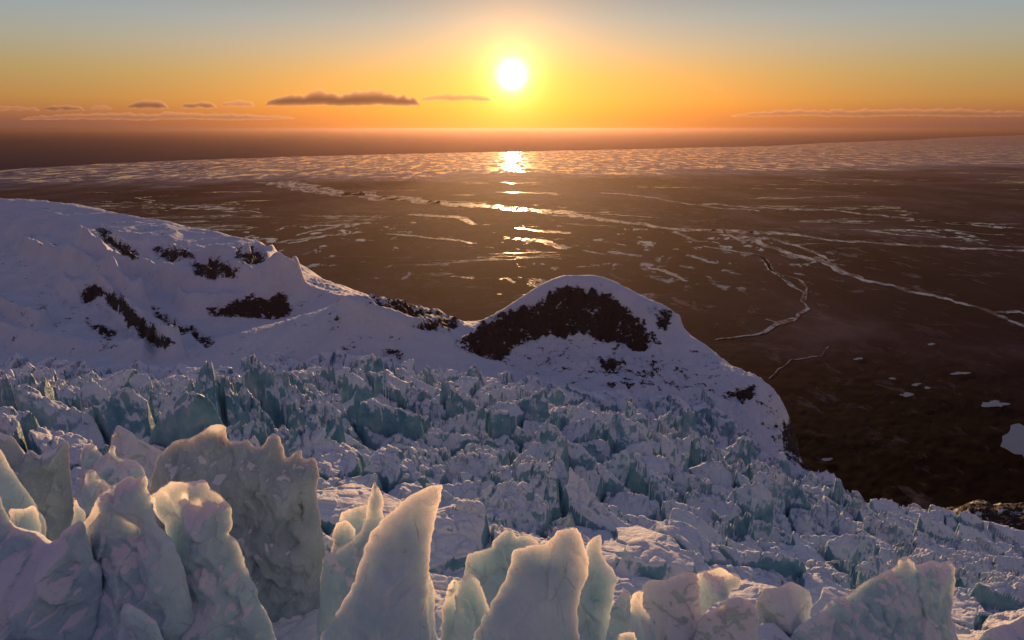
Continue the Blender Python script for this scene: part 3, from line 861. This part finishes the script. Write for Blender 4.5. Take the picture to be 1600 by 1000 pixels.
FINS = [
 ('ice_pinnacle', 'dirty streaked ice pinnacle with a blunt tip at the left edge', 'ice pinnacle', [(-60, 1000), (-60, 650), (0, 672), (22, 680), (28, 696), (38, 710), (46, 703), (58, 712), (80, 703), (98, 689), (106, 696), (108, 740), (115, 785), (110, 830), (60, 1000)], 72, ICE_D, dict(thick=2.0)),
 ('ice_fin', 'smooth curved ice fin sloping down from the left edge', 'ice fin', [(-60, 1060), (-50, 660), (-10, 690), (22, 738), (50, 780), (68, 812), (73, 832), (70, 900), (60, 1060)], 62, ICE, dict(thick=1.1)),
 ('ice_nub', 'small glowing rounded ice knob cradled beside the curved left fin', 'ice nub', [(12, 800), (22, 797), (38, 796), (50, 791), (57, 805), (62, 835), (64, 870), (20, 880)], 58, ICE, dict(thick=.5, edge=.35)),
 ('snow_mound', 'large snowy saddle mound filling the bottom left corner', 'snow mound', [(-60, 1080), (-60, 700), (-20, 745), (0, 772), (10, 805), (24, 824), (50, 836), (70, 850), (90, 840), (128, 812), (145, 870), (158, 900), (160, 1080)], 52, ICE_S, dict(thick=2.4, widen=.35)),
 ('ice_spike', 'tiny pointed ice spike between the dirty pinnacle and the rounded fin', 'ice spike', [(100, 860), (110, 830), (116, 800), (117, 772), (121, 776), (126, 790), (134, 803), (138, 860)], 63, ICE, dict(thick=.5, edge=.3)),
 ('ice_fin', 'tall rounded turquoise ice fin with a small horn at its right end', 'ice fin', [(110, 1080), (122, 900), (122, 845), (135, 812), (150, 783), (165, 765), (185, 750), (205, 743), (213, 746), (226, 741), (231, 750), (232, 765), (238, 776), (240, 800), (252, 826), (262, 838), (272, 852), (290, 900), (310, 1080)], 54, ICE_S, dict(thick=1.7, widen=.2)),
 ('ice_fin', 'scalloped ice fin glowing yellow at its left notch above a dark hollow', 'ice fin', [(230, 1080), (240, 900), (264, 845), (262, 832), (250, 812), (240, 796), (236, 776), (245, 769), (262, 753), (275, 757), (298, 755), (320, 750), (328, 765), (345, 773), (362, 790), (364, 815), (358, 832), (368, 842), (380, 866), (384, 886), (400, 918), (412, 950), (428, 985), (446, 1080)], 57, ICE_S, dict(thick=1.5, widen=.24)),
 ('ice_wall', 'massive dark ice wall with brown streaks and several short horns', 'ice wall', [(215, 1000), (225, 830), (235, 750), (248, 712), (268, 692), (300, 683), (318, 672), (330, 663), (345, 661), (354, 666), (357, 682), (362, 688), (375, 689), (386, 686), (396, 697), (411, 697), (419, 684), (427, 678), (435, 683), (444, 702), (447, 714), (458, 711), (468, 705), (474, 716), (487, 714), (497, 724), (497, 745), (494, 775), (500, 810), (507, 845), (510, 880), (512, 930), (500, 1020)], 78, ICE_D, dict(thick=2.6, edge=1.1, widen=.22, rel=.6)),
 ('ice_spire', 'slender ice spire with a long saddle arm left of the shark fin', 'ice spire', [(500, 1040), (503, 880), (520, 865), (545, 848), (562, 828), (573, 804), (577, 776), (581, 762), (585, 754), (590, 764), (598, 780), (600, 810), (602, 860), (590, 920), (570, 1040)], 64, ICE_S, dict(thick=1.1)),
 ('ice_block', 'small bright glowing ice block behind the saddle of the slender spire', 'ice block', [(518, 880), (521, 832), (524, 818), (536, 811), (548, 815), (556, 832), (560, 880)], 76, ICE, dict(thick=.5, edge=.5, rel=.4)),
 ('ice_slab', 'leaning ice slab half hidden behind the slender spire', 'ice slab', [(530, 870), (533, 806), (545, 794), (562, 790), (576, 793), (580, 870)], 88, ICE, dict(thick=.8)),
 ('ice_fin', 'great smooth shark fin of ice with a sharp tip leaning right', 'ice fin', [(470, 1090), (500, 1000), (528, 955), (552, 910), (566, 870), (575, 840), (588, 822), (604, 804), (640, 775), (662, 763), (691, 755), (688, 775), (679, 815), (674, 850), (671, 900), (668, 960), (667, 1090)], 46, ICE, dict(thick=1.3, edge=1.0, rel=.45, widen=.22)),
 ('ice_sliver', 'narrow ice sliver tucked against the right foot of the shark fin', 'ice sliver', [(655, 1080), (664, 900), (672, 902), (679, 922), (679, 955), (690, 1080)], 50, ICE_S, dict(thick=.7, edge=.3)),
 ('ice_block', 'split ice block with warm light inside its crack right of the shark fin', 'ice block', [(686, 1080), (691, 960), (700, 912), (716, 905), (722, 940), (728, 1080)], 58, ICE_S, dict(thick=1.2)),
 ('ice_fin', 'narrow blunt ice fin in front of the double hump slab', 'ice fin', [(706, 1080), (710, 960), (716, 905), (736, 894), (748, 904), (755, 925), (766, 960), (772, 1080)], 56, ICE_S, dict(thick=.9)),
 ('ice_slab', 'double hump ice slab behind the broad flat topped slab', 'ice slab', [(715, 1050), (728, 880), (742, 862), (768, 855), (771, 843), (785, 829), (800, 825), (807, 836), (818, 832), (842, 848), (856, 900), (860, 1050)], 68, ICE, dict(thick=1.1)),
 ('ice_slab', 'broad flat topped pale ice slab with a lit right edge', 'ice slab', [(712, 1090), (745, 985), (780, 920), (797, 885), (801, 863), (812, 855), (836, 850), (850, 850), (862, 838), (872, 828), (896, 824), (907, 832), (914, 852), (921, 880), (918, 900), (907, 925), (903, 960), (896, 1090)], 47, ICE, dict(thick=1.4, edge=.9, rel=.45)),
 ('ice_spire', 'pointed ice spire with a ragged right shoulder beside the flat topped slab', 'ice spire', [(890, 1060), (905, 900), (915, 852), (920, 843), (932, 834), (939, 834), (941, 858), (946, 876), (957, 888), (967, 902), (961, 920), (955, 960), (960, 1060)], 60, ICE, dict(thick=1.2)),
 ('ice_nub', 'small sunlit ice knob at the foot of the ragged spire', 'ice nub', [(940, 1060), (955, 955), (966, 935), (975, 922), (982, 925), (988, 940), (992, 1060)], 57, ICE_S, dict(thick=1.0, edge=.4)),
 ('ice_lobe', 'upright rounded ice lobe beside the smooth snow block', 'ice lobe', [(975, 1080), (985, 955), (988, 930), (998, 922), (1006, 926), (1007, 948), (1019, 965), (1025, 990), (1030, 1080)], 54, ICE_S, dict(thick=1.0)),
 ('snow_block', 'large smooth lavender snow block at the bottom centre', 'snow block', [(990, 1080), (1000, 940), (1004, 912), (1016, 905), (1030, 907), (1050, 901), (1070, 894), (1086, 895), (1092, 908), (1098, 960), (1115, 1080)], 58, SNOWB, dict(thick=2.2, edge=1.3, rel=.35)),
 ('ice_lobe', 'overhanging ice lobe with a lit yellow underside', 'ice lobe', [(1070, 1000), (1078, 920), (1088, 894), (1105, 888), (1128, 885), (1148, 895), (1157, 904), (1155, 919), (1143, 922), (1136, 936), (1120, 940), (1104, 952), (1100, 1000)], 63, ICE_S, dict(thick=1.4, edge=.6)),
 ('snow_mound', 'low snow mound under the overhanging ice lobe', 'snow mound', [(1075, 1080), (1090, 975), (1118, 948), (1150, 932), (1172, 940), (1186, 962), (1186, 1000), (1200, 1080)], 56, SNOWB, dict(thick=2.2, edge=1.0, rel=.5)),
 ('ice_boulder', 'rounded pale ice boulder standing alone in the lower right', 'ice boulder', [(1165, 1050), (1178, 958), (1184, 938), (1192, 924), (1196, 919), (1215, 918), (1226, 911), (1238, 908), (1250, 915), (1264, 926), (1270, 945), (1266, 972), (1262, 1050)], 74, SNOWB, dict(thick=2.6, edge=1.3, rel=.6)),
 ('ice_wall', 'big mottled ice wall with a knobbly crest in the lower right', 'ice wall', [(1190, 1080), (1240, 992), (1262, 970), (1285, 955), (1300, 938), (1325, 930), (1345, 914), (1372, 897), (1400, 885), (1404, 874), (1412, 869), (1424, 872), (1430, 884), (1440, 880), (1456, 876), (1472, 881), (1488, 879), (1494, 890), (1491, 930), (1488, 965), (1500, 1000), (1520, 1080)], 70, ICE_S, dict(thick=2.4, edge=1.2, rel=.7)),
 ('ice_wedge', 'ice wedge cut off by the bottom right corner', 'ice wedge', [(1500, 1090), (1530, 1000), (1545, 982), (1565, 975), (1585, 972), (1615, 950), (1660, 925), (1680, 1090)], 58, ICE_S, dict(thick=1.8)),
 ('snow_wedge', 'small snow capped wedge in the dark hollow at bottom left', 'snow wedge', [(175, 1080), (186, 975), (190, 950), (200, 941), (215, 947), (235, 965), (250, 985), (268, 1080)], 47, ICE_S, dict(thick=1.3, edge=.5)),
 ('ice_nub', 'small sunlit ice knob peeking over the bottom edge near the centre', 'ice nub', [(950, 1080), (962, 996), (972, 988), (985, 984), (993, 992), (1000, 1080)], 48, ICE, dict(thick=.8, edge=.4)),
 ('ice_fin', 'pair of small pale ice teeth on the snow behind the left fins', 'ice fin', [(118, 800), (126, 740), (130, 700), (140, 694), (150, 697), (160, 712), (170, 708), (174, 699), (179, 700), (186, 716), (205, 720), (225, 733), (240, 800)], 100, ICE_S, dict(thick=2.2)),
 ('snow_ridge', 'pink snow ridge block behind the small ice teeth', 'snow ridge', [(160, 780), (170, 700), (178, 668), (190, 667), (215, 682), (250, 702), (265, 715), (280, 780)], 128, SNOWB, dict(thick=4.0, edge=2.0, rel=1.2)),
 ('ice_step', 'low curled ice step in front of the pink snow ridge', 'ice step', [(128, 800), (133, 740), (145, 733), (155, 745), (175, 760), (200, 800)], 92, ICE_S, dict(thick=1.2)),
 ('snow_block', 'flat cracked snow block just right of the dark ice wall', 'snow block', [(490, 860), (500, 790), (515, 768), (530, 758), (560, 766), (578, 775), (590, 860)], 135, SNOWB, dict(thick=4, edge=2.5, rel=.5)),
]
for nm, lb, ct, ol, Y, mt, kw in FINS:
    fin(nm, lb, ct, ol, Y, mt, **kw)

# ------------------------------------------------------------------ seracs scattered over the icefall
def serac_proto(k):
    r = random.Random(300 + k)
    pts_ = [(-1.0, -1.2)]
    nn = 8
    hh = r.uniform(.9, 1.6)
    pk = r.uniform(.25, .75)
    for i in range(nn):
        u = i / (nn - 1)
        env = hh * (1 - abs(u - pk) / max(pk, 1 - pk)) ** .6
        pts_.append((-0.8 + 1.6 * u, env * r.uniform(.7, 1.1) + .1))
    pts_.append((1.0, -1.2))
    pts_ = [(a * 4, b * 4) for a, b in pts_]
    v, f = slab_mesh('s', pts_, .22, 2.2, 1.0, 900 + k, widen=.45, rel=1.1)
    return v, f
GROUPS = [('seracs of the upper icefall', 'weathered ice serac jutting from the upper icefall below the snowy slope', lambda px, py: py < 640),
          ('seracs of the middle icefall', 'broken ice serac standing in the middle icefall below the rocky knoll', lambda px, py: py < 760),
          ('seracs of the lower icefall', 'snow topped ice serac in the lower icefall behind the front fins', lambda px, py: True)]
ICE_M = mat_fin('serac_weathered_ice', ice=((.20, .38, .44), (.42, .54, .57)), snow_amt=.05, dirt_amt=.35, sss=.0)
protos = [serac_proto(k) for k in range(8)]
pmesh = []
for v, f in protos:
    o = mesh_obj('ice_serac', v, f, ICE_M, True)
    pmesh.append(o.data); bpy.data.objects.remove(o)
cnt = 0; tries = 0
used = []
rs = random.Random(11)
while cnt < 170 and tries < 6000:
    tries += 1
    px_ = rs.uniform(-10, 1560); py_ = rs.uniform(575, 880)
    # first metre ahead where the line of sight meets the base surface
    xr, yr, zr = ray(px_, py_)
    Yv = np.exp(np.linspace(math.log(120), math.log(800), 160))
    hv = base_h(Yv * xr / yr, Yv)
    zv = CAM_H + Yv * zr / yr
    hit = np.where(zv < hv)[0]
    if not len(hit): continue
    Y = float(Yv[hit[0]])
    if Y < 130: continue
    d_ = float(poly_sd(np.array([px_]), np.array([py_]), GL_POLY)[0])
    a_ = float(amp_map(np.array([px_]), np.array([py_]))[0])
    if d_ < 8 or a_ < .75 or (px_ > 1250 and rs.random() < .6): continue
    sz = rs.uniform(.45, 1.15) * (1.0 if Y < 300 else 1.25)
    if any(abs(px_ - u) < 16 * sz and abs(py_ - q) < 10 for u, q in used): continue
    used.append((px_, py_))
    x = Y * xr / yr
    o = bpy.data.objects.new('ice_serac', rs.choice(pmesh)); COL.objects.link(o)
    o.location = (x, Y, float(base_h(np.array([x]), np.array([Y]))[0]) - .5 + 1.5 * sz)
    o.scale = (sz * rs.uniform(.7, 1.2), sz * rs.uniform(.8, 1.5), sz * rs.uniform(.8, 1.5))
    o.rotation_euler = (rs.uniform(-.15, .15), rs.uniform(-.2, .2), rs.uniform(-.9, .9))
    for gname, lb, fn in GROUPS:
        if fn(px_, py_):
            third = 'left' if px_ < 520 else ('central' if px_ < 1000 else 'right')
            tag(o, lb.replace('the ' + gname.split()[3] + ' icefall', 'the ' + third + ' part of the ' + gname.split()[3] + ' icefall'), 'serac', gname + ', ' + third + ' part'); break
    cnt += 1
print('seracs', cnt)

# ------------------------------------------------------------------ clouds low over the sea
def mat_cloud(dens, name):
    m = bpy.data.materials.new(name); m.use_nodes = True
    t = NT(m.node_tree); t.n.clear()
    out = t.new('ShaderNodeOutputMaterial')
    vp = t.new('ShaderNodeVolumePrincipled')
    vp.inputs['Color'].default_value = (.62, .46, .42, 1)
    vp.inputs['Density'].default_value = dens
    vp.inputs['Anisotropy'].default_value = .55
    t.l.new(vp.outputs[0], out.inputs['Volume'])
    return m
CL1 = mat_cloud(.0035, 'cloud_vapour'); CL2 = mat_cloud(.0022, 'thin_cloud_vapour')
def cloud(label, x0, x1, ytop, ybot, seed, mat, Y=42000, group=None):
    nn = max(6, int((x1 - x0) / 7))
    top = []; bot = []
    for i in range(nn + 1):
        u = i / nn
        env = (4 * u * (1 - u)) ** .45
        q = .55 + .45 * float(vnoise(np.array([u * nn / 3.0 + seed]), np.array([.5]), seed)[0]) 
        q2 = float(vnoise(np.array([u * nn * 1.1 + seed]), np.array([.5]), seed + 1)[0]) * .45
        top.append((x0 + (x1 - x0) * u, ybot - (ybot - ytop) * env * (q + q2)))
        bot.append((x0 + (x1 - x0) * u, ybot + .8 * env * math.sin(u * 17 + seed)))
    ol = top + bot[::-1][1:-1]
    w_ = [at(a, b, Y) for a, b in ol]
    X = np.array([p[0] for p in w_]); Z = np.array([p[2] for p in w_])
    cx_, zb = float(X.mean()), float(Z.min())
    h = Y / F * .7
    v, f = slab_mesh('cloud', np.stack([X - cx_, Z - zb], -1), h, 900.0, 160.0, seed, widen=0, rel=.0)
    o = mesh_obj('cloud', v, f, mat, True)
    o.location = (cx_, Y, zb)
    tag(o, label, 'cloud', group)
cloud('long dark grey cloud with a bumpy top just left of the sun', 412, 660, 141, 166, 401, CL1)
cloud('thin bright cloud streak touching the left side of the sun', 655, 770, 145, 158, 402, CL2)
cloud('small dark cloud second nearest to the long one, above the left sea', 200, 264, 156, 170, 403, CL1)
cloud('small dark cloud closest to the left end of the long cloud', 281, 340, 157, 169, 404, CL1)
cloud('small dark cloud third from the left edge of the sky', 68, 133, 161, 173, 405, CL1)
cloud('faint low cloud touching the left edge of the sky', -20, 62, 164, 173, 406, CL2)
cloud('faint wisp of cloud above the gap left of the long cloud', 345, 400, 156, 167, 407, CL2)
cloud('faint wisp of cloud between the two leftmost dark clouds', 140, 175, 164, 171, 408, CL2)
cloud('long thin cloud bank low over the left sea', 30, 470, 176, 187, 409, CL2, Y=60000)
cloud('long thin cloud bank low over the right horizon', 1140, 1680, 170, 182, 410, CL2, Y=60000)

# ------------------------------------------------------------------ haze
def build_haze():
    m = bpy.data.materials.new('air_haze'); m.use_nodes = True
    t = NT(m.node_tree); t.n.clear()
    out = t.new('ShaderNodeOutputMaterial')
    vp = t.new('ShaderNodeVolumePrincipled')
    vp.inputs['Color'].default_value = (.26, .165, .14, 1)
    vp.inputs['Density'].default_value = 1.25e-5
    vp.inputs['Anisotropy'].default_value = .72
    t.l.new(vp.outputs[0], out.inputs['Volume'])
    x, y0, y1, z0, z1 = 430000, -3000, 430000, -200, 715
    v = np.array([(-x, y0, z0), (x, y0, z0), (x, y1, z0), (-x, y1, z0), (-x, y0, z1), (x, y0, z1), (x, y1, z1), (-x, y1, z1)])
    f = np.array([(0, 3, 2, 1), (4, 5, 6, 7), (0, 1, 5, 4), (1, 2, 6, 5), (2, 3, 7, 6), (3, 0, 4, 7)])
    o = mesh_obj('haze', v, f, m, False)
    o['kind'] = 'stuff'
    o['label'] = 'warm evening haze over the plain and sea'
build_haze()
